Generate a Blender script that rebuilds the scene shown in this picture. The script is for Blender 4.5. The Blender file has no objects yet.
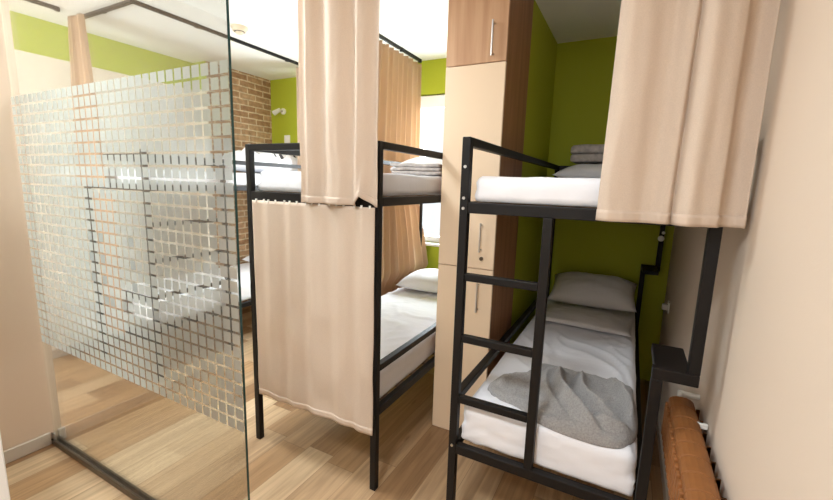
import bpy, bmesh, math, random
from mathutils import Vector, Matrix, noise
random.seed(7)
S = bpy.context.scene
C = S.collection
PI = math.pi

# ------------------------------------------------------------------ materials
def new_mat(name):
    m = bpy.data.materials.new(name); m.use_nodes = True
    nt = m.node_tree; nt.nodes.clear()
    out = nt.nodes.new('ShaderNodeOutputMaterial')
    return m, nt, out
def lin(c):
    r = []
    for v in c:
        v = v/255.0
        r.append(v/12.92 if v <= .04045 else ((v+.055)/1.055)**2.4)
    return (r[0], r[1], r[2], 1.0)
def nd(nt, t, **kw):
    n = nt.nodes.new(t)
    for k, v in kw.items():
        if k in n.inputs: n.inputs[k].default_value = v
        else: setattr(n, k, v)
    return n
def mat(name, col, rough=.5, metal=0, bump=0, bscale=60, var=.0, vscale=4, spec=.4, stretch=None, translucent=0, sheen=0):
    m, nt, out = new_mat(name)
    L = nt.links.new
    p = nd(nt, 'ShaderNodeBsdfPrincipled')
    p.inputs['Base Color'].default_value = lin(col)
    p.inputs['Roughness'].default_value = rough; p.inputs['Metallic'].default_value = metal
    p.inputs['Specular IOR Level'].default_value = spec
    if sheen: p.inputs['Sheen Weight'].default_value = sheen
    tc = nd(nt, 'ShaderNodeTexCoord'); mp = nd(nt, 'ShaderNodeMapping')
    L(tc.outputs['Object'], mp.inputs['Vector'])
    if stretch: mp.inputs['Scale'].default_value = stretch
    colsock = None
    if var:
        n = nd(nt, 'ShaderNodeTexNoise'); n.inputs['Scale'].default_value = vscale; n.inputs['Detail'].default_value = 6
        L(mp.outputs[0], n.inputs['Vector'])
        r = nd(nt, 'ShaderNodeValToRGB')
        a = lin(tuple(max(0, c*(1-var)) for c in col)); b = lin(tuple(min(255, c*(1+var)) for c in col))
        r.color_ramp.elements[0].position = .3; r.color_ramp.elements[1].position = .7
        r.color_ramp.elements[0].color = a; r.color_ramp.elements[1].color = b
        L(n.outputs['Fac'], r.inputs['Fac']); L(r.outputs['Color'], p.inputs['Base Color']); colsock = r.outputs['Color']
    if bump:
        n2 = nd(nt, 'ShaderNodeTexNoise'); n2.inputs['Scale'].default_value = bscale; n2.inputs['Detail'].default_value = 4
        L(mp.outputs[0], n2.inputs['Vector'])
        b = nd(nt, 'ShaderNodeBump'); b.inputs['Strength'].default_value = bump; b.inputs['Distance'].default_value = .01
        L(n2.outputs['Fac'], b.inputs['Height']); L(b.outputs[0], p.inputs['Normal'])
    if translucent:
        t = nd(nt, 'ShaderNodeBsdfTranslucent'); t.inputs['Color'].default_value = lin(col)
        if colsock: L(colsock, t.inputs['Color'])
        mx = nd(nt, 'ShaderNodeMixShader'); mx.inputs[0].default_value = translucent
        L(p.outputs[0], mx.inputs[1]); L(t.outputs[0], mx.inputs[2]); L(mx.outputs[0], out.inputs[0])
    else:
        L(p.outputs[0], out.inputs[0])
    return m

M = {}
M['metal'] = mat('black_powder_coat', (21, 18, 17), .5, bump=.05, bscale=300, spec=.28)
M['slat'] = mat('slat_wood', (120, 100, 82), .7)
M['sheet'] = mat('white_sheet', (238, 238, 242), .9, bump=.35, bscale=9, spec=.1, stretch=(1, 2.2, 1), sheen=.2)
M['pillow'] = mat('pale_pillow', (234, 235, 240), .9, bump=.25, bscale=14, spec=.1)
M['greyblanket'] = mat('grey_blanket', (182, 175, 171), .95, bump=.5, bscale=45, var=.10, vscale=30, spec=.1)
M['towel'] = mat('grey_terry', (160, 157, 155), 1.0, bump=.6, bscale=260, var=.09, vscale=150, spec=.05, sheen=.3)
M['curtain'] = mat('beige_linen', (223, 205, 187), .95, bump=.12, bscale=500, var=.02, vscale=300, spec=.05, translucent=.25)
M['curtain_tan'] = mat('tan_linen', (204, 172, 142), .95, bump=.12, bscale=500, spec=.05, translucent=.2)
M['hem'] = mat('hem_linen', (219, 200, 182), .95, spec=.05, translucent=.2)
M['beige'] = mat('beige_paint', (219, 202, 184), .75, bump=.05, bscale=220, spec=.25)
M['beige_shaded'] = mat('beige_paint_shaded', (209, 187, 165), .75, bump=.05, bscale=220, spec=.25)  # right wall's beige darkened, the near wall's shade put into its colour
M['green'] = mat('lime_paint', (176, 184, 52), .7, bump=.05, bscale=220, spec=.25)
M['white'] = mat('white_paint', (240, 238, 233), .8, spec=.2)
M['plastic'] = mat('white_plastic', (238, 236, 230), .4)
M['base'] = mat('grey_baseboard', (190, 178, 164), .5)
M['lockdoor'] = mat('cream_laminate', (238, 214, 184), .45, spec=.35)
M['chrome'] = mat('brushed_steel', (200, 198, 195), .3, metal=1)
M['channel'] = mat('dark_channel', (104, 94, 82), .35, metal=.8)
M['rad'] = mat('brown_radiator', (138, 88, 46), .6, var=.04, vscale=30, spec=.4)
M['rubber'] = mat('rubber', (18, 17, 17), .8)
M['detector'] = mat('beige_plastic', (222, 208, 184), .5)  # toned down to beige to stand out from the white ceiling
M['upvc'] = mat('upvc', (240, 240, 240), .35)
M['stripe'] = mat('striped_cloth', (205, 202, 200), .95, spec=.05)
M['darkthread'] = mat('dark_print', (70, 68, 70), .95, spec=.05)

def wood(name, c1, c2, scale=(22, 22, 1.2), rough=.45):
    m, nt, out = new_mat(name); L = nt.links.new
    p = nd(nt, 'ShaderNodeBsdfPrincipled'); p.inputs['Roughness'].default_value = rough; p.inputs['Specular IOR Level'].default_value = .3
    tc = nd(nt, 'ShaderNodeTexCoord'); mp = nd(nt, 'ShaderNodeMapping'); mp.inputs['Scale'].default_value = scale
    L(tc.outputs['Object'], mp.inputs[0])
    n = nd(nt, 'ShaderNodeTexNoise'); n.inputs['Scale'].default_value = 1; n.inputs['Detail'].default_value = 7; n.inputs['Distortion'].default_value = .4
    L(mp.outputs[0], n.inputs['Vector'])
    r = nd(nt, 'ShaderNodeValToRGB'); r.color_ramp.elements[0].position = .3; r.color_ramp.elements[1].position = .7
    r.color_ramp.elements[0].color = lin(c1); r.color_ramp.elements[1].color = lin(c2)
    L(n.outputs['Fac'], r.inputs[0]); L(r.outputs[0], p.inputs['Base Color']); L(p.outputs[0], out.inputs[0])
    return m
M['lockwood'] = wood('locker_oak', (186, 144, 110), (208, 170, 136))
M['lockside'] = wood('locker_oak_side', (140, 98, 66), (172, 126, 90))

def floor_mat():
    m, nt, out = new_mat('oak_laminate_planks'); L = nt.links.new
    p = nd(nt, 'ShaderNodeBsdfPrincipled'); p.inputs['Roughness'].default_value = .38; p.inputs['Specular IOR Level'].default_value = .4
    tc = nd(nt, 'ShaderNodeTexCoord'); mp = nd(nt, 'ShaderNodeMapping')
    mp.inputs['Rotation'].default_value = (0, 0, PI/2); mp.inputs['Location'].default_value = (.37, .045, 0)
    L(tc.outputs['Object'], mp.inputs[0])
    def mth(op, a, b=None):
        n = nd(nt, 'ShaderNodeMath', operation=op)
        for k, v in enumerate((a, b)):
            if v is None: continue
            if isinstance(v, (int, float)): n.inputs[k].default_value = v
            else: L(v, n.inputs[k])
        return n.outputs[0]
    sx = nd(nt, 'ShaderNodeSeparateXYZ'); L(tc.outputs['Object'], sx.inputs[0])
    rowf = mth('DIVIDE', mth('ADD', sx.outputs['X'], 20.045), .178); row = mth('FLOOR', rowf)
    wn = nd(nt, 'ShaderNodeTexWhiteNoise', noise_dimensions='1D'); L(row, wn.inputs['W'])
    colf = mth('ADD', mth('DIVIDE', mth('ADD', sx.outputs['Y'], 20), 1.25), mth('MULTIPLY', wn.outputs['Value'], 7.3)); colm = mth('FLOOR', colf)
    idn = nd(nt, 'ShaderNodeTexWhiteNoise', noise_dimensions='2D'); cxy = nd(nt, 'ShaderNodeCombineXYZ')
    L(row, cxy.inputs['X']); L(colm, cxy.inputs['Y']); L(cxy.outputs[0], idn.inputs['Vector'])
    fr = mth('FRACT', rowf); fc = mth('FRACT', colf)
    seam = mth('MAXIMUM', mth('LESS_THAN', fr, .014), mth('LESS_THAN', fc, .002))
    r = nd(nt, 'ShaderNodeValToRGB'); cr = r.color_ramp; cr.interpolation = 'LINEAR'
    cols = [(0, (138, 102, 70)), (.25, (188, 154, 116)), (.5, (160, 124, 88)), (.75, (212, 186, 152)), (1, (180, 146, 110))]
    cr.elements[0].position = 0; cr.elements[0].color = lin(cols[0][1]); cr.elements[1].position = 1; cr.elements[1].color = lin(cols[4][1])
    for pos, c in cols[1:4]:
        e = cr.elements.new(pos); e.color = lin(c)
    L(idn.outputs['Value'], r.inputs[0])
    # grain, offset per plank
    g = nd(nt, 'ShaderNodeMapping'); g.inputs['Scale'].default_value = (1.6, 26, 1)
    vm = nd(nt, 'ShaderNodeVectorMath', operation='ADD')
    sc = nd(nt, 'ShaderNodeVectorMath', operation='SCALE'); sc.inputs['Scale'].default_value = 13
    L(idn.outputs['Color'], sc.inputs[0]); L(mp.outputs[0], vm.inputs[0]); L(sc.outputs[0], vm.inputs[1]); L(vm.outputs[0], g.inputs[0])
    n = nd(nt, 'ShaderNodeTexNoise'); n.inputs['Scale'].default_value = 1.3; n.inputs['Detail'].default_value = 8; n.inputs['Distortion'].default_value = .8
    L(g.outputs[0], n.inputs['Vector'])
    r2 = nd(nt, 'ShaderNodeValToRGB'); r2.color_ramp.elements[0].position = .3; r2.color_ramp.elements[1].position = .72
    r2.color_ramp.elements[0].color = (.60, .56, .52, 1); r2.color_ramp.elements[1].color = (1.12, 1.1, 1.06, 1)
    L(n.outputs['Fac'], r2.inputs[0])
    mx = nd(nt, 'ShaderNodeMix', data_type='RGBA', blend_type='MULTIPLY'); mx.inputs[0].default_value = .75
    L(r.outputs[0], mx.inputs[6]); L(r2.outputs[0], mx.inputs[7])
    # knots
    kn = nd(nt, 'ShaderNodeMapping'); kn.inputs['Scale'].default_value = (2.2, 7, 1)
    L(vm.outputs[0], kn.inputs[0])
    v = nd(nt, 'ShaderNodeTexVoronoi'); v.inputs['Scale'].default_value = 1
    L(kn.outputs[0], v.inputs['Vector'])
    r3 = nd(nt, 'ShaderNodeValToRGB'); r3.color_ramp.elements[0].position = .03; r3.color_ramp.elements[1].position = .11
    r3.color_ramp.elements[0].color = (.5, .42, .36, 1); r3.color_ramp.elements[1].color = (1, 1, 1, 1)
    L(v.outputs['Distance'], r3.inputs[0])
    mx2 = nd(nt, 'ShaderNodeMix', data_type='RGBA', blend_type='MULTIPLY'); mx2.inputs[0].default_value = .6
    L(mx.outputs[2], mx2.inputs[6]); L(r3.outputs[0], mx2.inputs[7])
    # seams
    mx3 = nd(nt, 'ShaderNodeMix', data_type='RGBA', blend_type='MIX'); mx3.inputs[7].default_value = lin((96, 70, 48))
    mf = nd(nt, 'ShaderNodeMath', operation='MULTIPLY'); mf.inputs[1].default_value = .6
    L(seam, mf.inputs[0]); L(mf.outputs[0], mx3.inputs[0]); L(mx2.outputs[2], mx3.inputs[6])
    L(mx3.outputs[2], p.inputs['Base Color']); L(p.outputs[0], out.inputs[0])
    return m
M['floor'] = floor_mat()

def brick_mat():
    m, nt, out = new_mat('old_brick'); L = nt.links.new
    p = nd(nt, 'ShaderNodeBsdfPrincipled'); p.inputs['Roughness'].default_value = .9; p.inputs['Specular IOR Level'].default_value = .1
    tc = nd(nt, 'ShaderNodeTexCoord'); sx = nd(nt, 'ShaderNodeSeparateXYZ'); cx = nd(nt, 'ShaderNodeCombineXYZ')
    L(tc.outputs['Object'], sx.inputs[0]); L(sx.outputs['Y'], cx.inputs['X']); L(sx.outputs['Z'], cx.inputs['Y'])
    n0 = nd(nt, 'ShaderNodeTexNoise'); n0.inputs['Scale'].default_value = 7
    L(cx.outputs[0], n0.inputs['Vector'])
    vm = nd(nt, 'ShaderNodeVectorMath', operation='MULTIPLY_ADD'); vm.inputs[1].default_value = (.018, .018, 0)
    L(n0.outputs['Color'], vm.inputs[0]); L(cx.outputs[0], vm.inputs[2])
    b = nd(nt, 'ShaderNodeTexBrick'); b.inputs['Scale'].default_value = 1
    b.inputs['Brick Width'].default_value = .215; b.inputs['Row Height'].default_value = .066; b.inputs['Mortar Size'].default_value = .009; b.inputs['Mortar Smooth'].default_value = .4
    b.inputs['Color1'].default_value = lin((170, 132, 102)); b.inputs['Color2'].default_value = lin((206, 172, 140)); b.inputs['Mortar'].default_value = lin((228, 210, 184))
    L(vm.outputs[0], b.inputs['Vector'])
    n = nd(nt, 'ShaderNodeTexNoise'); n.inputs['Scale'].default_value = 22; n.inputs['Detail'].default_value = 6
    L(cx.outputs[0], n.inputs['Vector'])
    r2 = nd(nt, 'ShaderNodeValToRGB'); r2.color_ramp.elements[0].position = .3; r2.color_ramp.elements[1].position = .7
    r2.color_ramp.elements[0].color = (.62, .58, .54, 1); r2.color_ramp.elements[1].color = (1.15, 1.12, 1.1, 1)
    L(n.outputs['Fac'], r2.inputs[0])
    mx = nd(nt, 'ShaderNodeMix', data_type='RGBA', blend_type='MULTIPLY'); mx.inputs[0].default_value = .8
    L(b.outputs['Color'], mx.inputs[6]); L(r2.outputs[0], mx.inputs[7]); L(mx.outputs[2], p.inputs['Base Color'])
    bp = nd(nt, 'ShaderNodeBump'); bp.invert = True; bp.inputs['Strength'].default_value = .6; bp.inputs['Distance'].default_value = .01
    L(b.outputs['Fac'], bp.inputs['Height']); L(bp.outputs[0], p.inputs['Normal'])
    L(p.outputs[0], out.inputs[0]); return m
M['brick'] = brick_mat()

def glass_mat(name, tint, refl=1.0):
    m, nt, out = new_mat(name); L = nt.links.new
    t = nd(nt, 'ShaderNodeBsdfTransparent'); t.inputs[0].default_value = tint
    g = nd(nt, 'ShaderNodeBsdfGlossy'); g.inputs['Roughness'].default_value = .02
    f = nd(nt, 'ShaderNodeFresnel'); f.inputs[0].default_value = 1.35
    mm = nd(nt, 'ShaderNodeMath', operation='MULTIPLY'); mm.inputs[1].default_value = refl
    L(f.outputs[0], mm.inputs[0])
    mx = nd(nt, 'ShaderNodeMixShader'); L(mm.outputs[0], mx.inputs[0]); L(t.outputs[0], mx.inputs[1]); L(g.outputs[0], mx.inputs[2])
    L(mx.outputs[0], out.inputs[0]); return m
M['glass'] = glass_mat('clear_glass', (.975, .985, .975, 1), .5)
M['pane'] = glass_mat('window_glass', (.98, .99, .99, 1), .4)
M['edge'] = mat('glass_edge', (44, 70, 68), .12, spec=.6)

def frost_mat():
    m, nt, out = new_mat('frosted_film'); L = nt.links.new
    rf = nd(nt, 'ShaderNodeBsdfRefraction'); rf.inputs['Roughness'].default_value = .4; rf.inputs['IOR'].default_value = 1.18
    rf.inputs['Color'].default_value = (.72, .73, .70, 1)
    tl = nd(nt, 'ShaderNodeBsdfTranslucent'); tl.inputs[0].default_value = (.60, .61, .58, 1)
    df = nd(nt, 'ShaderNodeBsdfDiffuse'); df.inputs[0].default_value = (.6, .61, .59, 1)
    a = nd(nt, 'ShaderNodeMixShader'); a.inputs[0].default_value = .22
    L(tl.outputs[0], a.inputs[1]); L(df.outputs[0], a.inputs[2])
    b = nd(nt, 'ShaderNodeMixShader'); b.inputs[0].default_value = .6
    L(rf.outputs[0], b.inputs[1]); L(a.outputs[0], b.inputs[2])
    L(b.outputs[0], out.inputs[0])
    return m
M['frost'] = frost_mat()

# dorm wall: cream paint with a lime band painted along the top
def band_mat():
    m, nt, out = new_mat('cream_wall_lime_band'); L = nt.links.new
    p = nd(nt, 'ShaderNodeBsdfPrincipled'); p.inputs['Roughness'].default_value = .75; p.inputs['Specular IOR Level'].default_value = .2
    tc = nd(nt, 'ShaderNodeTexCoord'); sx = nd(nt, 'ShaderNodeSeparateXYZ'); L(tc.outputs['Object'], sx.inputs[0])
    gt = nd(nt, 'ShaderNodeMath', operation='GREATER_THAN'); gt.inputs[1].default_value = 2.452
    L(sx.outputs['Z'], gt.inputs[0])
    mx = nd(nt, 'ShaderNodeMix', data_type='RGBA'); mx.inputs[6].default_value = lin((240, 230, 214)); mx.inputs[7].default_value = lin((184, 196, 70))
    L(gt.outputs[0], mx.inputs[0]); L(mx.outputs[2], p.inputs['Base Color']); L(p.outputs[0], out.inputs[0]); return m
M['band'] = band_mat()

# ------------------------------------------------------------------ mesh helpers
def box(bm, a, b, bev=0.0, seg=1, mi=0):
    x0, y0, z0 = [min(a[i], b[i]) for i in range(3)]; x1, y1, z1 = [max(a[i], b[i]) for i in range(3)]
    vs = [bm.verts.new(v) for v in ((x0,y0,z0),(x1,y0,z0),(x1,y1,z0),(x0,y1,z0),(x0,y0,z1),(x1,y0,z1),(x1,y1,z1),(x0,y1,z1))]
    fs = [bm.faces.new([vs[i] for i in q]) for q in ((3,2,1,0),(4,5,6,7),(0,1,5,4),(1,2,6,5),(2,3,7,6),(3,0,4,7))]
    for f in fs: f.material_index = mi
    if bev > 0:
        es = list({e for f in fs for e in f.edges})
        r = bmesh.ops.bevel(bm, geom=es, offset=bev, offset_type='OFFSET', segments=seg, profile=.5, affect='EDGES')
        for f in r['faces']: f.material_index = mi
def tube(bm, p, q, r, n=12, r2=None, cap=True):
    p = Vector(p); q = Vector(q); d = (q-p).normalized(); r2 = r if r2 is None else r2
    u = d.orthogonal().normalized(); w = d.cross(u)
    A = [bm.verts.new(p+(u*math.cos(2*PI*i/n)+w*math.sin(2*PI*i/n))*r) for i in range(n)]
    B = [bm.verts.new(q+(u*math.cos(2*PI*i/n)+w*math.sin(2*PI*i/n))*r2) for i in range(n)]
    for i in range(n): bm.faces.new((A[i], A[(i+1)%n], B[(i+1)%n], B[i]))
    if cap: bm.faces.new(A[::-1]); bm.faces.new(B)
def bar(bm, p, q, w=.036, h=None, bev=.003):
    """axis-aligned square tube from p to q (centres), cross-section w x h"""
    p = Vector(p); q = Vector(q); h = w if h is None else h
    d = [abs(q[i]-p[i]) for i in range(3)]; k = d.index(max(d))
    a = [min(p[i], q[i]) for i in range(3)]; b = [max(p[i], q[i]) for i in range(3)]
    for i in range(3):
        if i == k: continue
        t = h if i == 2 else w
        c = (p[i]+q[i])/2; a[i] = c-t/2; b[i] = c+t/2
    box(bm, a, b, bev, 2)
def obj(name, bm, m, parent=None, smooth=False, recalc=True):
    if recalc: bmesh.ops.recalc_face_normals(bm, faces=bm.faces)
    me = bpy.data.meshes.new(name); bm.to_mesh(me); bm.free()
    for x in (m if isinstance(m, (list, tuple)) else [m]): me.materials.append(x)
    if smooth:
        for f in me.polygons: f.use_smooth = True
    o = bpy.data.objects.new(name, me); C.objects.link(o)
    if parent is not None: o.parent = parent
    return o
def kid(name, m, parent, fn, smooth=False):
    bm = bmesh.new(); fn(bm); return obj(name, bm, m, parent, smooth)
def tag(o, label, cat, group=None):
    o['label'] = label; o['category'] = cat
    if group: o['group'] = group
    return o
def thing(name, label, cat, loc=(0,0,0), group=None):
    o = bpy.data.objects.new(name, None); C.objects.link(o); o.location = loc; o.empty_display_size = .1
    return tag(o, label, cat, group)
def struct(name, m, fn, parent=None, label=None):
    bm = bmesh.new(); fn(bm); o = obj(name, bm, m, parent)
    if parent is None: o['kind'] = 'structure'
    if label: o['label'] = label
    return o
def rel(root):
    """offset of world coordinates into the root's frame"""
    return Vector(root.location)
class Part:
    """builds children in world coordinates under an Empty placed at its base"""
    def __init__(s, root): s.r = root; s.o = Vector(root.location)
    def __call__(s, name, m, fn, parent=None, smooth=False, label=None):
        bm = bmesh.new(); fn(bm)
        bmesh.ops.translate(bm, vec=-s.o, verts=bm.verts)
        o = obj(name, bm, m, parent or s.r, smooth)
        if label: o['label'] = label
        return o

# ------------------------------------------------------------------ room shell
CZ = 2.72; XR = .312; XL = -4.18; YB = 3.66; XN = -2.83; XP = -.67; YF = -1.6
struct('floor', M['floor'], lambda b: box(b, (XL-.2, YF, -.08), (XR+.2, YB+.2, 0)))
struct('ceiling', M['white'], lambda b: box(b, (XL-.2, YF, CZ), (XR+.2, YB+.2, CZ+.1)))
struct('wall_right', M['beige'], lambda b: box(b, (XR, YF, 0), (XR+.12, YB+.2, CZ)))
WX0, WX1, WZ0, WZ1 = -2.75, -1.12, .96, 2.405
def backwall(b):
    box(b, (XL, YB, 0), (WX0, YB+.16, CZ)); box(b, (WX1, YB, 0), (XR, YB+.16, CZ))
    box(b, (WX0, YB, 0), (WX1, YB+.16, WZ0)); box(b, (WX0, YB, WZ1), (WX1, YB+.16, CZ))
struct('wall_back', M['green'], backwall)
struct('wall_left', M['band'], lambda b: box(b, (XL-.12, -.35, 0), (XL, YB, CZ)))
def pilaster(b):
    box(b, (XL, 2.82, 0), (-3.97, YB, CZ))
    b.faces.ensure_lookup_table()
    for f in b.faces:
        c = f.calc_center_median()
        f.material_index = 0 if c.x > -3.98 else 1
bm = bmesh.new(); pilaster(bm)
o = obj('wall_brick', bm, [M['brick'], M['band']]); o['kind'] = 'structure'
struct('wall_near', M['beige_shaded'], lambda b: box(b, (XN-.1, YF, 0), (XN, .955, CZ)))
def frontwall(b):
    y0, y1 = -.47, -.35; x0, x1 = XL-.12, XN-.1
    box(b, (x0, y0, 0), (-4.0, y1, CZ)); box(b, (-3.1, y0, 0), (x1, y1, CZ))
    box(b, (-4.0, y0, 0), (-3.1, y1, .9)); box(b, (-4.0, y0, 2.4), (-3.1, y1, CZ))
struct('wall_front', M['white'], frontwall)
struct('wall_partition', M['green'], lambda b: box(b, (XP-.1, 2.70, 0), (XP, YB, CZ)))
def bb(x0, y0, x1, y1): return lambda b: box(b, (x0, y0, 0), (x1, y1, .075), .004)
struct('baseboard_near', M['base'], bb(XN, YF, XN+.014, .9))
struct('baseboard_near_end', M['base'], bb(XN, .934, XN+.014, .969))
struct('baseboard_left', M['base'], bb(XL, -.35, XL+.014, 2.82))
struct('baseboard_right', M['base'], bb(XR-.014, YF, XR, YB))

def window(idx, x0, x1, z0, z1, yi, yo, blind=True, mull=1):
    s = 1 if yo > yi else -1
    yf = yi+s*.07
    w = bpy.data.objects.new('window_%d' % idx, None); C.objects.link(w); w.location = ((x0+x1)/2, yf, z0); w['kind'] = 'structure'
    P = Part(w)
    def fr(b):
        t = .06
        box(b, (x0, yf-.03, z0), (x0+t, yf+.03, z1), .004); box(b, (x1-t, yf-.03, z0), (x1, yf+.03, z1), .004)
        box(b, (x0+t, yf-.03, z0), (x1-t, yf+.03, z0+t), .004); box(b, (x0+t, yf-.03, z1-t), (x1-t, yf+.03, z1), .004)
        for k in range(mull):
            xm = x0+(x1-x0)*(k+1)/(mull+1); box(b, (xm-.035, yf-.03, z0+t), (xm+.035, yf+.03, z1-t), .004)
    P('window_frame', M['upvc'], fr)
    P('window_pane', M['pane'], lambda b: box(b, (x0+.05, yf-.004, z0+.05), (x1-.05, yf+.004, z1-.05)))
    P('window_sill', M['upvc'], lambda b: box(b, (x0-.03, yi-s*.05, z0-.025), (x1+.03, yf-s*.03, z0+.0), .005))
    if blind:
        P('blind_box', M['upvc'], lambda b: box(b, (x0+.01, yi-s*.005, z1-.13), (x1-.01, yi+s*.035, z1-.012), .01, 2))
    return w
window(1, WX0, WX1, WZ0, WZ1, YB, YB+.16)
window(2, -4.0, -3.1, .9, 2.4, -.35, -.47, blind=False)  # unseen window, added to let more light into the dormitory
EX0, EX1, EZ0, EZ1 = -2.6, -1.5, 1.5, 2.5
def entrywall(b):
    y0, y1 = YF, YF+.12
    box(b, (XN, y0, 0), (EX0, y1, CZ)); box(b, (EX1, y0, 0), (XR, y1, CZ))
    box(b, (EX0, y0, 0), (EX1, y1, EZ0)); box(b, (EX0, y0, EZ1), (EX1, y1, CZ))
struct('wall_entry', M['beige'], entrywall)
window(3, EX0, EX1, EZ0, EZ1, YF+.12, YF, blind=False)  # window added out of view to admit some light from behind

# open door leaf at the far left, only its edge comes into the picture
d = bpy.data.objects.new('door_1', None); C.objects.link(d); d.location = (-1.625, 0, 0); d['kind'] = 'structure'
P = Part(d)
P('door_leaf', M['white'], lambda b: box(b, (-1.645, -.42, .006), (-1.605, .40, 2.05), .003))
P('door_handle', M['chrome'], lambda b: (tube(b, (-1.605, .33, 1.02), (-1.56, .33, 1.02), .009), tube(b, (-1.56, .335, 1.02), (-1.56, .21, 1.02), .009)))

# ------------------------------------------------------------------ glass partition
GY = .92; GX0 = XN; GX1 = -1.175; BZ0, BZ1 = .605, 1.925
g = thing('glass_partition', 'tall clear glass panel with a band of frosted squares, standing in a floor channel', 'glass partition', ((GX0+GX1)/2, GY, 0))
P = Part(g)
def pane(b):
    box(b, (GX0+.004, GY-.005, .012), (GX1, GY+.005, CZ-.004))
    for f in b.faces:
        n = f.normal; f.normal_update()
        f.material_index = 1 if f.normal.x > .5 else 0
P('glass_pane', [M['glass'], M['edge']], pane)
def squares(b):
    pitch = .0485; gap = .0095
    nc = 34; nr = 27
    for i in range(nc):
        for j in range(nr):
            x1 = GX1-.004-i*pitch; x0 = max(x1-(pitch-gap), GX0+.006)
            z1 = BZ1-.003-j*pitch; z0 = z1-(pitch-gap)
            if x1 - x0 < .01: continue
            b.faces.new([b.verts.new(q) for q in ((x0, GY-.0056, z0), (x1, GY-.0056, z0), (x1, GY-.0056, z1), (x0, GY-.0056, z1))])
P('frosted_squares', M['frost'], squares, label='band of translucent frosted squares stuck on the glass')
P('floor_channel', M['channel'], lambda b: (box(b, (GX0+.002, GY-.02, 0), (GX1-.42, GY-.007, .03), .002), box(b, (GX0+.002, GY+.007, 0), (GX1-.42, GY+.02, .03), .002), box(b, (GX0+.002, GY-.007, 0), (GX1-.42, GY+.007, .010))))
P('wall_clip', M['chrome'], lambda b: box(b, (GX0+.001, GY-.014, .03), (GX0+.03, GY-.0064, .07), .002))

# ------------------------------------------------------------------ bunk beds
TOP, URZ, GRZ, LRZ = 1.715, 1.463, .655, .425
PW = .034
def foot(P, post, x, y, r=.02):
    P('foot_cap', M['rubber'], lambda b: tube(b, (x, y, 0), (x, y, .02), r*.8, 12, r*.95), parent=post)
def bolts(P, parent, pts):
    for p in pts:
        P('bolt', M['chrome'], lambda b: tube(b, (p[0], p[1]+.001, p[2]), (p[0], p[1]-.004, p[2]), .006, 10), parent=parent, label='small bright bolt head')
def slats(P, x0, x1, y0, y1, z, n=12):
    for k in range(n):
        y = y0+(y1-y0)*(k+.5)/n
        P('bed_slat', M['slat'], lambda b: box(b, (x0, y-.032, z-.016), (x1, y+.032, z), .003))
def rail(P, name, p, q, w=PW, h=None):
    return P(name, M['metal'], lambda b: bar(b, p, q, w, h))

# right bunk: wide upper berth, posts that jog inward above the radiator
RX0, RX1, RXL, RY0, RY1 = -.578, .232, .135, 1.5, 3.6
rb = thing('bunk_bed', 'black bunk bed with end ladder and stepped posts, standing beside the brown radiator', 'bunk bed', ((RX0+RXL)/2, (RY0+RY1)/2, 0), 'bunk beds')
P = Part(rb)
for y in (RY0, RY1):
    p = rail(P, 'bed_post', (RX0, y, 0.0), (RX0, y, TOP+.017)); foot(P, p, RX0, y)
    if y == RY0: bolts(P, p, [(RX0, y-PW/2, z) for z in (1.62, 1.46, 1.50, .44)])
    def step(b, y=y):
        bar(b, (RX1, y, .9725), (RX1, y, TOP+.017), PW); bar(b, (RXL, y, 0.0), (RXL, y, .9315), PW)
        bar(b, (RXL-PW/2, y, .952), (RX1+PW/2, y, .952), PW, .04)
    p = P('stepped_post', M['metal'], step); foot(P, p, RXL, y)
P('step_plate', M['metal'], lambda b: box(b, (RXL-.01, RY0+PW/2, .94), (RX1-.004, RY0+.24, .97), .003))
P('step_plate', M['metal'], lambda b: box(b, (RXL-.01, RY1-.24, .94), (RX1-.004, RY1-PW/2, .97), .003))
h = PW/2
rail(P, 'end_rail', (RX0+h, RY0, URZ), (RX1-h, RY0, URZ), PW, .042)
rail(P, 'end_rail', (RX0+h, RY1, URZ), (RX1-h, RY1, URZ), PW, .042)
rail(P, 'end_rail', (RX0+h, RY0, LRZ), (RXL-h, RY0, LRZ), PW, .042)
rail(P, 'end_rail', (RX0+h, RY1, LRZ), (RXL-h, RY1, LRZ), PW, .042)
rail(P, 'end_rail', (RX0+h, RY1, TOP), (RX1-h, RY1, TOP))
for x, z, nm, hh in ((RX0, TOP, 'guard_rail', PW), (RX0, URZ, 'side_rail', .042), (RX0, GRZ, 'guard_rail', PW), (RX0, LRZ, 'side_rail', .042), (RX1, TOP, 'guard_rail', PW), (RX1, URZ, 'side_rail', .042), (RXL, LRZ, 'side_rail', .042)):
    rail(P, nm, (x, RY0+h, z), (x, RY1-h, z), PW, hh)
lad = P('ladder', M['metal'], lambda b: bar(b, (-.256, RY0-.0, LRZ+.021), (-.256, RY0, URZ-.021), PW))
for z in (1.185, .925, .655):
    P('rung', M['metal'], lambda b: bar(b, (RX0+h, RY0, z), (-.256-h, RY0, z), .03, .03), parent=lad)
slats(P, RX0+h, RX1-h, RY0+.04, RY1-.04, 1.486)
slats(P, RX0+h, RXL-h, RY0+.04, RY1-.04, .448)
for x, z in ((.228, 1.19), (.24, 1.235)):
    P('end_cap', M['plastic'], lambda b: tube(b, (x, RY1-h, z), (x, RY1-h-.012, z), .022 if z < 1.2 else .012, 14), label='pale round cap')

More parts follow.
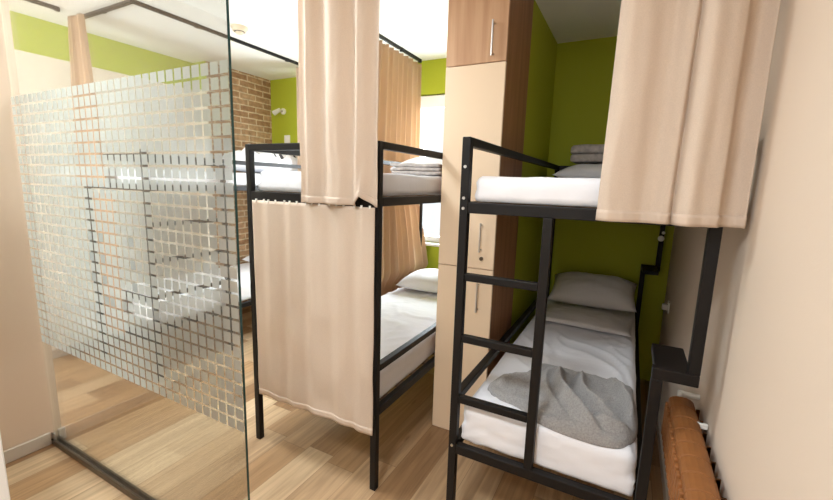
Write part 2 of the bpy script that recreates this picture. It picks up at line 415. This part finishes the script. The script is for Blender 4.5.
# middle bunk
LX0, LX1, LY0, LY1 = -1.846, -1.018, 1.545, 3.6
lb = thing('bunk_bed', 'black bunk bed with beige curtains over its front end, between glass partition and locker', 'bunk bed', ((LX0+LX1)/2, (LY0+LY1)/2, 0), 'bunk beds')
P = Part(lb)
for x in (LX0, LX1):
    for y in (LY0, LY1):
        p = rail(P, 'bed_post', (x, y, 0), (x, y, TOP+.017)); foot(P, p, x, y)
    for z, nm, hh in ((TOP, 'guard_rail', PW), (URZ, 'side_rail', .042), (GRZ, 'guard_rail', PW), (LRZ, 'side_rail', .042)):
        if x == LX0 and z == GRZ: continue
        rail(P, nm, (x, LY0+h, z), (x, LY1-h, z), PW, hh)
for y in (LY0, LY1):
    for z, hh in ((TOP, PW), (URZ-.004, .05), (LRZ, .042)):
        rail(P, 'end_rail', (LX0+h, y, z), (LX1-h, y, z), PW, hh)
slats(P, LX0+h, LX1-h, LY0+.04, LY1-.04, 1.486, 14)
slats(P, LX0+h, LX1-h, LY0+.04, LY1-.04, .448)

# bunk along the dormitory's left wall, behind the glass
AX0, AX1, AY0, AY1 = -3.87, -3.05, 1.65, 3.62
ab = thing('bunk_bed', 'black metal bunk bed seen through the frosted glass, standing by the brick wall', 'bunk bed', ((AX0+AX1)/2, (AY0+AY1)/2, 0), 'bunk beds')
P = Part(ab)
for x in (AX0, AX1):
    for y in (AY0, AY1):
        p = rail(P, 'bed_post', (x, y, 0), (x, y, TOP+.017)); foot(P, p, x, y)
    for z, nm, hh in ((TOP-.03, 'guard_rail', PW), (URZ, 'side_rail', .042), (LRZ-.02, 'side_rail', .042)):
        rail(P, nm, (x, AY0+h, z), (x, AY1-h, z), PW, hh)
for y in (AY0, AY1):
    for z, hh in ((TOP-.03, PW), (URZ, .042), (.63, PW), (LRZ-.1, .042)):
        rail(P, 'end_rail', (AX0+h, y, z), (AX1-h, y, z), PW, hh)
lad = P('ladder', M['metal'], lambda b: bar(b, (AX1, 2.27, .02), (AX1, 2.27, TOP-.05), PW))
for z in (1.2, .93, .66):
    P('rung', M['metal'], lambda b: bar(b, (AX1, AY0+h, z), (AX1, 2.27-h, z), .03, .03), parent=lad)
slats(P, AX0+h, AX1-h, AY0+.04, AY1-.04, 1.486)
slats(P, AX0+h, AX1-h, AY0+.04, AY1-.04, .43)

# ------------------------------------------------------------------ bedding
def rbox(bm, a, b, r, step=.045, fn=None):
    """rounded box as a welded grid; fn(v) displaces"""
    a = Vector(a); b = Vector(b); d = b-a
    n = [max(3, int(d[i]/step)) for i in range(3)]
    n[2] = max(4, n[2])
    vm = {}
    def vert(i, j, k):
        key = (i, j, k)
        if key in vm: return vm[key]
        p = Vector((a.x+d.x*i/n[0], a.y+d.y*j/n[1], a.z+d.z*k/n[2]))
        rr = r if k > n[2]*.45 else min(r, .012)
        c = Vector([min(max(p[q], a[q]+rr), b[q]-rr) for q in range(3)])
        e = p-c
        if e.length > 1e-9: p = c+e.normalized()*rr
        vm[key] = bm.verts.new(p); return vm[key]
    for k in (0, n[2]):
        for i in range(n[0]):
            for j in range(n[1]): bm.faces.new((vert(i,j,k), vert(i+1,j,k), vert(i+1,j+1,k), vert(i,j+1,k)))
    for j in (0, n[1]):
        for i in range(n[0]):
            for k in range(n[2]): bm.faces.new((vert(i,j,k), vert(i+1,j,k), vert(i+1,j,k+1), vert(i,j,k+1)))
    for i in (0, n[0]):
        for j in range(n[1]):
            for k in range(n[2]): bm.faces.new((vert(i,j,k), vert(i,j+1,k), vert(i,j+1,k+1), vert(i,j,k+1)))
    if fn:
        for v in bm.verts: v.co = fn(v.co.copy())
def crease(x, y, seed, s=1.0):
    """long soft creases of a loosely fitted sheet, 0..1"""
    q = Vector((x*3.1*s+seed, y*1.5*s-seed, seed*.7))
    w = noise.noise(q)*1.2
    a = 1-min(1, abs(noise.noise(Vector(((x+.55*y)*5.5*s+w, (y-.4*x)*1.6*s, seed*2.3))))*6)
    b = 1-min(1, abs(noise.noise(Vector(((x-.7*y)*6.5*s-w, (y+.5*x)*1.4*s+3, seed*5.1))))*7)
    k = .5+noise.noise(Vector((x*2+9, y*2, seed)))
    return max(0, a)**2*max(0, min(1, k+.3))+.8*max(0, b)**2*max(0, min(1, 1-k))
def mattress(label, a, b, r=.03, amp=.004, seed=1, step=.024):
    bm = bmesh.new()
    side = Vector((seed, 5, 2))
    def f(p):
        k = min(1, max(0, (p.z-b[2]+.03)/.03))
        dz = k*(amp*crease(p.x, p.y, seed, 1.3)+.003*noise.noise(Vector((p.x*4, p.y*3, seed)))-.002)
        # drawn folds on the sides
        e = noise.noise(Vector((p.x*2.0, p.y*2.0, p.z*45+p.x*9))+side)*.011
        if p.y < a[1]+.02: p.y += abs(e)
        if p.x < a[0]+.02: p.x += abs(e)
        if p.x > b[0]-.02: p.x -= abs(e)
        p.z += dz
        return p
    rbox(bm, a, b, r, step, f)
    c = Vector(((a[0]+b[0])/2, (a[1]+b[1])/2, a[2]))
    bmesh.ops.translate(bm, vec=-c, verts=bm.verts)
    o = obj('mattress', bm, M['sheet'], None, True); o.location = c
    return tag(o, label, 'mattress', 'mattresses on the bunks')
mattress('white mattress on the upper berth with the ladder, partly behind the wide beige curtain', (RX0+.032, RY0+.0, 1.487), (RX1-.02, RY1-.02, 1.588), seed=1)
mattress('white mattress under the rumpled grey towel on the lower berth with the ladder', (RX0+.019, RY0+.019, .449), (RXL-.019, RY1-.02, .622), r=.04, seed=2, amp=.013, step=.015)
mattress('white mattress on the upper berth of the bunk left of the locker', (LX0+.02, LY0+.022, 1.487), (LX1-.02, LY1-.02, 1.597), seed=3)
mattress('white mattress on the lower berth of the bunk left of the locker', (LX0+.021, LY0+.022, .449), (LX1-.021, LY1-.02, .60), r=.04, seed=4, amp=.012, step=.018)
mattress('white mattress on the upper berth of the bunk behind the frosted glass', (AX0+.02, AY0+.022, 1.487), (AX1-.02, AY1-.02, 1.60), seed=5)
mattress('white mattress on the lower berth of the bunk behind the frosted glass', (AX0+.021, AY0+.022, .431), (AX1-.021, AY1-.02, .60), seed=6)

def pillow(name, label, cat, loc, size, rot=(0,0,0), m=None, seed=1, amp=.012, sharp=2.4, n=26, flat=.0):
    """soft cushion: two bulged sheets welded at the rim; loc = centre of its underside"""
    bm = bmesh.new(); w, d, hgt = size; o3 = Vector((seed*2.3, seed, -seed))
    G = {}
    for s in (1, -1):
        for i in range(n+1):
            for j in range(n+1):
                u = -1+2*i/n; v = -1+2*j/n
                rim = i in (0, n) or j in (0, n)
                if s == -1 and rim: G[(s, i, j)] = G[(1, i, j)]; continue
                prof = ((1-abs(u)**sharp)*(1-abs(v)**sharp))**.5
                pin = 1-.06*(1-abs(u)**2)*abs(v)**3; pin2 = 1-.06*(1-abs(v)**2)*abs(u)**3
                z = prof*hgt*(.66 if s == 1 else -.34)
                wr = noise.noise(Vector((u*2.2, v*2.2, s*3))+o3)*amp+ (abs(noise.noise(Vector((u*4, v*4, 1))+o3))-.25)*amp*.8
                if s == 1: z += wr*prof
                G[(s, i, j)] = bm.verts.new((u*w/2*pin2, v*d/2*pin, hgt*.34+z))
        for i in range(n):
            for j in range(n):
                q = [G[(s, i, j)], G[(s, i+1, j)], G[(s, i+1, j+1)], G[(s, i, j+1)]]
                bm.faces.new(q if s == 1 else q[::-1])
    ob = obj(name, bm, m or M['pillow'], None, True); ob.location = loc; ob.rotation_euler = rot
    return tag(ob, label, cat, 'pillows on the berths' if cat == 'pillow' else None)
def folded(name, label, cat, loc, size, layers, m, seed=1, rot=(0,0,0)):
    """stack of folded cloth: rounded slabs, each layer a little uneven"""
    root = thing(name, label, cat, loc); root.rotation_euler = rot
    w, d, hgt = size; t = hgt/layers
    for k in range(layers):
        rr = random.Random(seed*10+k); dx = rr.uniform(-.008, .008); dy = rr.uniform(-.008, .008)
        def f(p, k=k):
            e = noise.noise(Vector((p.x*9, p.y*9, k*3+seed)))*.010
            return p+Vector((dx, dy, e*(.3 if k == 0 else 1)))
        bm = bmesh.new(); rbox(bm, (-w/2, -d/2, k*t), (w/2, d/2, (k+1)*t+.001), t*.46, .02, f)
        obj('folded_layer', bm, m, root, True)
    return root
pillow('pillow', 'pale grey pillow under the folded blanket on the upper berth beside the ladder', 'pillow', (-.20, 3.32, 1.594), (.66, .46, .14), m=M['pillow'], seed=2)
folded('folded_blanket', 'folded grey blanket on top of the pillow on the upper right berth', 'blanket', (-.16, 3.36, 1.742), (.54, .34, .12), 2, M['greyblanket'], 4)
pillow('pillow', 'plump pillow at the dark far end of the berth with the grey towel', 'pillow', (-.20, 3.37, .70), (.62, .38, .18), rot=(.35, 0, .02), seed=3)
pillow('pillow', 'flat creased pillow lying in front of the plump pillow beyond the grey towel', 'pillow', (-.20, 2.95, .628), (.60, .40, .07), rot=(.0, 0, -.06), seed=5, amp=.016)
pillow('pillow', 'pale blue-grey pillow on the lower berth left of the locker, by the tan curtain', 'pillow', (-1.47, 3.22, .615), (.62, .46, .17), rot=(.03, 0, .1), seed=6)
folded('folded_towel', 'grey folded towel stack on the upper berth just left of the locker', 'towel', (-1.24, 2.40, 1.604), (.34, .26, .07), 3, M['greyblanket'], 7, rot=(0,0,.15))
pillow('pillow', 'pale pillow behind the folded grey towel stack left of the locker', 'pillow', (-1.40, 2.95, 1.604), (.6, .42, .16), seed=8)
pillow('crumpled_duvet', 'crumpled pale duvet heaped on the far upper berth in front of the brick wall', 'duvet', (-3.44, 3.1, 1.606), (.60, .9, .24), seed=9, amp=.09, m=M['pillow'])
pillow('pillow', 'pale pillow on the lower berth of the bunk behind the frosted glass', 'pillow', (-3.45, 3.2, .608), (.6, .45, .16), seed=11)

# striped towel thrown over the duvet
def striped(b):
    n = 20
    for i in range(n+1):
        for j in range(n+1):
            u = i/n; v = j/n
            x = -3.42+.27*u+.01*math.sin(v*9); y = 2.82+.55*v
            z = 1.885-.20*u**2 + .012*math.sin(u*9+v*4)+.02*noise.noise(Vector((u*5, v*5, 1)))
            b.verts.new((x, y, z))
    b.verts.ensure_lookup_table()
    for i in range(n):
        for j in range(n):
            f = b.faces.new((b.verts[i*(n+1)+j], b.verts[(i+1)*(n+1)+j], b.verts[(i+1)*(n+1)+j+1], b.verts[i*(n+1)+j+1]))
            f.material_index = 1 if j in (3, 6, 9, 10, 13, 16) and 3 < i < 17 else 0
bm = bmesh.new(); striped(bm)
st = obj('striped_towel', bm, [M['stripe'], M['darkthread']], None, True)
so = st.modifiers.new('thick', 'SOLIDIFY'); so.thickness = .008
tag(st, 'light towel with dark stripes thrown over the pale duvet on the far upper berth', 'towel')

# grey towel on the lower right berth
def towel():
    bm = bmesh.new()
    ol = [(-.50,1.70),(-.46,1.80),(-.40,1.84),(-.365,1.95),(-.325,2.07),(-.26,2.07),(-.12,2.04),(.0,2.04),(.06,2.03),(.095,2.015),(.10,1.93),(.112,1.84),(.115,1.74),(.105,1.63),(.07,1.55),(.01,1.528),(-.10,1.526),(-.2,1.534),(-.27,1.555),(-.34,1.60),(-.43,1.63)]
    # smooth closed outline
    N = 150; pts = []
    m = len(ol)
    for k in range(N):
        t = k/N*m; i = int(t); f = t-i
        p0, p1, p2, p3 = [Vector(ol[(i+q) % m]) for q in (-1, 0, 1, 2)]
        pts.append(.5*((2*p1)+(p2-p0)*f+(2*p0-5*p1+4*p2-p3)*f*f+(3*p1-p0-3*p2+p3)*f**3))
    c = Vector((-.13, 1.80)); R = 56
    def height(x, y, s):
        edge = min(1, (1-s)/.10)
        z = .028*math.sqrt(max(0, 1-(1-edge)**2))
        q = Vector((x*6, y*6, 2.2)); z += edge*(.014*noise.noise(q)+.011*noise.noise(q*2.4)+.005*noise.noise(q*6)+.003*noise.noise(q*14))
        # long folds
        def ridge(ax, ay, bx, by, w, hh, bend=0):
            d = Vector((bx-ax, by-ay)); L = d.length; d /= L; rx, ry = x-ax, y-ay
            t = rx*d.x+ry*d.y; n = -rx*d.y+ry*d.x - bend*math.sin(PI*min(1, max(0, t/L)))
            k = max(0, 1-abs(2*t/L-1)**4) if -0.0 <= t <= L else 0
            return hh*k*math.exp(-(n/w)**2)
        z += edge*(ridge(-.22, 2.0, -.02, 1.54, .022, .075, -.07)+ridge(-.12, 2.0, .06, 1.60, .024, .068, -.07)
             + ridge(-.28, 1.98, -.15, 1.58, .016, .032, -.04)+ridge(-.02, 1.98, .09, 1.66, .022, .055, .03)
             + ridge(-.05, 1.62, .10, 1.60, .020, .045, -.02)+ridge(-.46, 1.70, -.30, 1.86, .03, .022, .02)+ridge(-.40, 1.66, -.28, 1.72, .02, .014))
        return z
    def drop(x, y):
        d = max(0, 1.559-y, x-.078); d = min(d, .0385)
        return .6*(.04-math.sqrt(.0016-d*d))
    rings = []
    for r in range(R+1):
        s = r/R; ring = []
        for k in range(N):
            p = c+(pts[k]-c)*s
            base = .622
            if r == R: base = .617
            ring.append(bm.verts.new((p.x, p.y, base+.008+height(p.x, p.y, s)-drop(p.x, p.y))))
        rings.append(ring)
    ctr = rings[0]
    for r in range(R):
        for k in range(N):
            a, b_, c_, d_ = rings[r][k], rings[r+1][k], rings[r+1][(k+1) % N], rings[r][(k+1) % N]
            bm.faces.new((a, b_, c_, d_))
    bmesh.ops.remove_doubles(bm, verts=ctr, dist=1e-5)
    # underside
    und = [bm.verts.new((v.co.x, v.co.y, v.co.z-.004)) for v in rings[R]]
    for k in range(N): bm.faces.new((rings[R][k], und[k], und[(k+1) % N], rings[R][(k+1) % N]))
    bm.faces.new(und[::-1])
    cc = Vector((-.13, 1.8, .606)); bmesh.ops.translate(bm, vec=-cc, verts=bm.verts)
    o = obj('towel', bm, M['towel'], None, True); o.location = cc
    return tag(o, 'rumpled fluffy grey towel lying on the lower right mattress behind the ladder', 'towel')
towel()

# ------------------------------------------------------------------ curtains
def curtain(label, P0, P1, z0, z1, folds, amp, m, group='curtains round the bunks', seed=1, nu=110, nv=60, top_w=1.0, bot_w=1.0, amp_top=None, shape=None, hem=True, rings=0, thick=.0022, mid=.5, name='curtain'):
    """cloth hanging between P0 and P1 (x, y), widths scaled about mid at top and bottom"""
    root = thing(name, label, 'curtain', ((P0[0]+P1[0])/2, (P0[1]+P1[1])/2, z0), group)
    P = Part(root)
    A = Vector((P0[0], P0[1], 0)); B = Vector((P1[0], P1[1], 0)); D = B-A; Ln = D.length; d = D/Ln; nrm = Vector((d.y, -d.x, 0))
    amp_top = amp if amp_top is None else amp_top
    rnd = random.Random(seed); ph = rnd.uniform(0, 6)
    # uneven fold phase
    def phase(u):
        return 2*PI*folds*u+ph+1.3*noise.noise(Vector((u*folds*.55, seed, 0)))*2
    def pos(u, v):
        z = z1+(z0-z1)*v
        w = top_w+(bot_w-top_w)*v
        uu = mid+(u-mid)*w
        a = amp_top+(amp-amp_top)*min(1, v*1.6)
        irr = .55+.9*abs(noise.noise(Vector((u*folds*.8+seed, v*.7, seed))))
        s = math.sin(phase(u)+.5*v*noise.noise(Vector((u*3, v, seed))))
        off = a*irr*(s+.25*math.sin(2*phase(u)+1))
        along = .35*a*math.cos(phase(u))*min(1, folds/6)
        off += .010*noise.noise(Vector((u*5, v*5, seed)))*v + .004*noise.noise(Vector((u*14, v*9, seed+4)))*v
        p = A+d*(uu*Ln+along)+nrm*off; p.z = z
        if shape: p = shape(p, u, v)
        return p
    def sheet(b, v0, v1, n, push=0):
        g = [[b.verts.new(pos(i/nu, v0+(v1-v0)*j/n)+nrm*push) for i in range(nu+1)] for j in range(n+1)]
        for j in range(n):
            for i in range(nu): b.faces.new((g[j][i], g[j][i+1], g[j+1][i+1], g[j+1][i]))
    o = P('cloth', m, lambda b: sheet(b, 0, 1, nv), smooth=True)
    s = o.modifiers.new('thickness', 'SOLIDIFY'); s.thickness = thick; s.offset = 0
    if hem:
        hv = 1-.035/(z1-z0)
        o2 = P('hem', M['hem'] if m is M['curtain'] else m, lambda b: sheet(b, hv, 1, 3, 0), smooth=True)
        s = o2.modifiers.new('thickness', 'SOLIDIFY'); s.thickness = thick+.003; s.offset = 0
    for k in range(rings):
        u = (k+.5)/rings; p = pos(u, 0)
        P('curtain_hook', M['plastic'], lambda b: box(b, p+Vector((-.004, -.004, -.006)), p+Vector((.004, .004, .008)), .001))
    return root

# middle bunk, upper front: from the ceiling track to the upper rail, lower right corner caught up
def sh1(p, u, v):
    if v > .86 and u > .72:
        k = ((v-.86)/.14)*max(0, 1-abs(u-.84)/.12)
        p.z += .045*k; p.y -= .02*k
    if u > .93: p.z -= 0
    return p
curtain('long beige curtain hanging from the ceiling over the upper berth, left of the locker', (-1.43, 1.488), (-.985, 1.484), 1.442, 2.688, 3.4, .026, M['curtain'], seed=5, amp_top=.024, shape=sh1)
curtain('beige curtain covering the lower berth, hooked under the bunk rail left of the locker', (-1.79, 1.507), (-1.005, 1.507), .322, 1.438, 5.0, .007, M['curtain'], seed=9, amp_top=.012, rings=16)
# right bunk, upper front
def sh2(p, u, v):
    g = lambda c, w: math.exp(-((u-c)/w)**2)
    p.y += .030*g(.56-.03*v, .018)-.016*g(.48-.03*v, .05)-.012*g(.63, .06)+.010*g(.30, .07)
    if u > .83: p.y += .028*min(1, (u-.83)/.03)
    return p
curtain('wide beige curtain hanging over the upper berth beside the bare beige wall', (-.098, 1.425), (.292, 1.425), 1.450, 2.688, 2.0, .020, M['curtain'], seed=22, amp_top=.018, shape=sh2, top_w=.94, bot_w=1.0, mid=.75)
# middle bunk, far side: gathered tan curtain lit from the window
def sh3(p, u, v):
    k = max(0, v-.58)/.42
    t = max(0, min(1, (p.z-.62)/.12)); p.x += (.17*k*u+.03*k)*t
    return p
curtain('gathered tan curtain in front of the bright window, hanging from the black track', (-1.915, 2.84), (-1.915, 3.60), (.46), 2.675, 9, .042, M['curtain_tan'], seed=13, nu=180, amp_top=.030, rings=8, bot_w=1.2, mid=1, shape=sh3)
# rear bunk, front corner
curtain('beige curtain gathered at the near corner of the upper berth behind the frosted glass', (-3.86, 1.60), (-3.50, 1.60), 1.46, 2.675, 5, .024, M['curtain_tan'], seed=17, amp_top=.018, top_w=.55, bot_w=1.25)
curtain('beige curtain gathered below the upper berth behind the frosted glass', (-3.72, 1.605), (-3.37, 1.605), .30, 1.41, 5, .018, M['curtain_tan'], seed=19, top_w=.9, bot_w=.8)
curtain('narrow pale curtain at the end of the ceiling track before the lime wall', (-3.112, 3.215), (-3.112, 3.45), 1.62, 2.675, 4, .022, M['curtain'], seed=29)

def track(label, pts, glide=0, drop=0):
    root = thing('curtain_track', label, 'curtain track', (pts[0][0], pts[0][1], CZ-.04), 'curtain tracks')
    P = Part(root)
    def rails(b):
        for p, q in zip(pts[:-1], pts[1:]):
            bar(b, (p[0], p[1], CZ-.0125), (q[0], q[1], CZ-.0125), .022, .025, .002)
    P('rail', M['metal'], rails)
    for e in (pts[0], pts[-1]):
        P('end_stop', M['metal'], lambda b: box(b, (e[0]-.014, e[1]-.014, CZ-.032), (e[0]+.014, e[1]+.014, CZ), .003))
    n = 0
    for p, q in zip(pts[:-1], pts[1:]):
        L = math.hypot(q[0]-p[0], q[1]-p[1])
        for k in range(max(1, int(L/.7))):
            t = (k+.5)/max(1, int(L/.7)); x = p[0]+(q[0]-p[0])*t; y = p[1]+(q[1]-p[1])*t
            P('bracket', M['metal'], lambda b: box(b, (x-.017, y-.017, CZ-.03), (x+.017, y+.017, CZ-.001), .003))
track('black curtain track on the ceiling beside the bright window', [(-1.0, 1.488), (-1.915, 1.488), (-1.915, 3.6)])
track('dark curtain track turning a corner on the ceiling above the bunk behind the glass', [(-3.85, 1.69), (-3.11, 1.69), (-3.11, 3.55)])
track('short end of dark curtain track on the ceiling at the upper left', [(-3.76, .6), (-3.76, 1.53)])
track('black curtain track holding the wide beige curtain by the beige wall', [(-.62, 1.425), (.28, 1.425)])

# ------------------------------------------------------------------ locker
KX0, KX1, KY0, KY1 = -.998, -.655, 2.19, 2.70
lk = thing('locker', 'tall cream locker with oak top door and oak side, between the two bunks', 'locker', ((KX0+KX1)/2, (KY0+KY1)/2, 0))
P = Part(lk)
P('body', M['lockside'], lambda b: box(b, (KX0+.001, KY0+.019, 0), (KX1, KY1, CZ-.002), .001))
def door(z0, z1, m): return lambda b: box(b, (KX0, KY0, z0), (KX1, KY0+.0185, z1), .0015)
d1 = P('door', M['lockwood'], door(2.201, CZ-.004, 0), label='oak door at the top of the locker')
d2 = P('door', M['lockdoor'], door(1.076, 2.197, 0), label='cream middle door of the locker')
d3 = P('door', M['lockdoor'], door(.004, 1.072, 0), label='cream bottom door of the locker')
def handle(z0, z1, x=-.728):
    def f(b):
        tube(b, (x, KY0-.028, z0), (x, KY0-.028, z1), .0055, 10)
        for z in (z0+.012, z1-.012): tube(b, (x, KY0+.001, z), (x, KY0-.028, z), .0045, 8)
    return f
P('handle', M['chrome'], handle(2.225, 2.40), parent=d1, smooth=False)
P('handle', M['chrome'], handle(1.175, 1.34, -.735), parent=d2)
P('handle', M['chrome'], handle(.82, .995, -.735), parent=d3)
P('lock', M['channel'], lambda b: tube(b, (-.728, KY0+.001, 1.135), (-.728, KY0-.008, 1.135), .011, 16), parent=d2)
P('lock', M['channel'], lambda b: tube(b, (-.728, KY0+.001, 1.03), (-.728, KY0-.006, 1.03), .009, 16), parent=d3)

# ------------------------------------------------------------------ radiator
rd = thing('radiator', 'low brown ribbed radiator fixed to the beige wall under the bed step', 'radiator', (.245, 1.25, .58))
P = Part(rd)
rx0, rx1, rz0, rz1 = .205, .288, .59, .775
ry = 1.755; k = 0
while ry > .62:
    y0 = ry-.0795; y1 = ry-.0005
    def sec(b):
        # profile in x-z, rounded crown, extruded in y
        pr = []
        cx = (rx0+rx1)/2; hw = (rx1-rx0)/2
        for i in range(9):
            a = PI*i/8; pr.append((cx+hw*math.cos(a), rz1-.022+.022*math.sin(a)))
        pr += [(rx0, rz0+.02), (rx0+.02, rz0), (rx1-.02, rz0), (rx1, rz0+.02)]
        A = [b.verts.new((x, y0, z)) for x, z in pr]; B = [b.verts.new((x, y1, z)) for x, z in pr]
        n = len(pr)
        fs = [b.faces.new((A[i], A[(i+1) % n], B[(i+1) % n], B[i])) for i in range(n)]
        fs += [b.faces.new(A[::-1]), b.faces.new(B)]
        es = [e for f in fs[-2:] for e in f.edges]
        bmesh.ops.bevel(b, geom=list(set(es)), offset=.0045, offset_type='OFFSET', segments=2, profile=.5, affect='EDGES')
        # raised fin on the front
        for q in (.25, .75):
            yc = y0+(y1-y0)*q; box(b, (rx0-.010, yc-.012, rz0+.02), (rx0+.004, yc+.012, rz1-.03), .005, 2)
        for q in (0, 1): box(b, (rx1-.004, y0+.001, rz1-.05), (rx1+.008, y0+.006, rz1-.004), .001)
    P('section', M['rad'], sec, smooth=False)
    ry -= .08; k += 1
def core(b):
    tube(b, ((rx0+rx1)/2, ry+.01, rz1-.05), ((rx0+rx1)/2, 1.76, rz1-.05), .018, 14)
    tube(b, ((rx0+rx1)/2, ry+.01, rz0+.045), ((rx0+rx1)/2, 1.76, rz0+.045), .018, 14)
P('header_pipe', M['rad'], core, smooth=True)
P('valve', M['plastic'], lambda b: (tube(b, (.25, 1.757, rz1-.05), (.25, 1.80, rz1-.05), .013, 14), tube(b, (.25, 1.80, rz1-.065), (.25, 1.80, rz1+.0), .013, 14), tube(b, (.25, 1.80, rz1-.008), (XR-.002, 1.80, rz1-.008), .010, 12)), smooth=False, label='bright white valve at the far end')
P('wall_bracket', M['plastic'], lambda b: box(b, (.275, 1.588, .745), (XR-.002, 1.602, .765), .003))
P('wall_bracket', M['plastic'], lambda b: box(b, (.275, .842, .745), (XR-.002, .856, .765), .003))
P('supply_pipe', M['rad'], lambda b: (tube(b, ((rx0+rx1)/2, 1.757, rz0+.045), ((rx0+rx1)/2, 1.79, rz0+.045), .011, 12), tube(b, ((rx0+rx1)/2, 1.79, rz0+.045), (XR-.002, 1.79, rz0+.045), .011, 12)))

# ------------------------------------------------------------------ small things
sd = thing('smoke_detector', 'round white smoke detector on the ceiling', 'smoke detector', (-2.85, 2.33, CZ))
P = Part(sd)
P('base', M['detector'], lambda b: tube(b, (-2.85, 2.33, CZ), (-2.85, 2.33, CZ-.015), .062, 28), smooth=False)
def dome(b):
    tube(b, (-2.85, 2.33, CZ-.015), (-2.85, 2.33, CZ-.035), .055, 28, .05); tube(b, (-2.85, 2.33, CZ-.035), (-2.85, 2.33, CZ-.052), .034, 28, .024)
P('dome', M['detector'], dome)
P('vent_ring', M['channel'], lambda b: tube(b, (-2.85, 2.33, CZ-.034), (-2.85, 2.33, CZ-.039), .038, 28))
wl = thing('reading_lamp', 'small white spot lamp on the lime wall beside the brick', 'lamp', (-3.80, YB, 2.33))
P = Part(wl)
P('wall_plate', M['plastic'], lambda b: tube(b, (-3.76, YB, 2.35), (-3.76, YB-.02, 2.35), .035, 20))
P('arm', M['chrome'], lambda b: tube(b, (-3.76, YB-.02, 2.35), (-3.775, YB-.07, 2.345), .009, 12))
P('lamp_head', M['plastic'], lambda b: tube(b, (-3.75, YB-.07, 2.36), (-3.83, YB-.09, 2.32), .020, 18, .030))
ws = thing('light_switch', 'white switch plate on the lime wall below the spot lamp', 'switch', (-3.71, YB, 2.03))
P = Part(ws)
P('plate', M['plastic'], lambda b: box(b, (-3.755, YB-.012, 1.985), (-3.665, YB-.001, 2.075), .004, 2))
P('rocker', M['white'], lambda b: box(b, (-3.735, YB-.018, 2.005), (-3.685, YB-.012, 2.055), .003))
so_ = thing('wall_socket', 'small white socket with plug on the right wall under the upper berth', 'socket', (XR, 3.27, .74))
P = Part(so_)
P('plate', M['plastic'], lambda b: box(b, (XR-.010, 3.23, .70), (XR-.001, 3.31, .78), .003, 2))
P('plug', M['plastic'], lambda b: box(b, (XR-.045, 3.25, .72), (XR-.010, 3.29, .76), .006, 2))

# ------------------------------------------------------------------ light
W = bpy.data.worlds.new('daylight'); S.world = W; W.use_nodes = True
bg = W.node_tree.nodes['Background']; bg.inputs[0].default_value = (.9, .96, 1, 1); bg.inputs[1].default_value = .75
def area(name, loc, rot, sx, sy, e, col=(1, 1, 1)):
    l = bpy.data.lights.new(name, 'AREA'); l.shape = 'RECTANGLE'; l.size = sx; l.size_y = sy; l.energy = e; l.color = col
    o = bpy.data.objects.new(name, l); C.objects.link(o); o.location = loc; o.rotation_euler = rot; return o
area('window_daylight', ((WX0+WX1)/2, YB+.20, (WZ0+WZ1)/2), (-PI/2, 0, 0), WX1-WX0, WZ1-WZ0, 115, (.88, .95, 1))
area('front_fill_light', (-3.55, -.52, 1.65), (PI/2, 0, 0), .9, 1.5, 72, (.88, .95, 1))  # fill through the added front window, brightens the dormitory
area('dormitory_fill_light', (-2.0, 1.25, 2.69), (0, 0, 0), .5, .5, 25, (.88, .95, 1))  # added overhead fill without a fixture, brightens dormitory and middle bunk
area('entry_fill_light', ((EX0+EX1)/2, YF-.05, (EZ0+EZ1)/2), (PI/2, 0, 0), EX1-EX0, EZ1-EZ0, 3, (.92, .96, 1))  # weak fill through the added entry window
area('assumed_overhead_light', (-.6, -.3, 2.68), (0, 0, 0), .45, .45, 33, (.86, .94, 1))  # assumed overhead source, unseen and without a fixture, lights right bunk and near walls

# ------------------------------------------------------------------ camera (fitted to the photograph's vanishing points)
f_px, yaw, pitch, roll = 402.65, .483836, .163329, .0296326
cy, sy = math.cos(yaw), math.sin(yaw)
fw = Vector((-sy*math.cos(pitch), cy*math.cos(pitch), -math.sin(pitch))); r = Vector((cy, sy, 0)); u = r.cross(fw)
r2 = r*math.cos(roll)+u*math.sin(roll); u2 = -r*math.sin(roll)+u*math.cos(roll)
cam = bpy.data.cameras.new('camera'); co = bpy.data.objects.new('camera', cam); C.objects.link(co)
cam.sensor_fit = 'HORIZONTAL'; cam.sensor_width = 36; cam.lens = f_px*36/833; cam.clip_start = .02
mw = Matrix((r2, u2, -fw)).transposed().to_4x4(); mw.translation = Vector((0, 0, 1.55)); co.matrix_world = mw
S.camera = co

S.view_settings.view_transform = 'Standard'; S.view_settings.look = 'None'
S.view_settings.gamma = 1; S.view_settings.use_curve_mapping = False; S.view_settings.exposure = .62
S.cycles.max_bounces = 12; S.cycles.diffuse_bounces = 6; S.cycles.transparent_max_bounces = 16
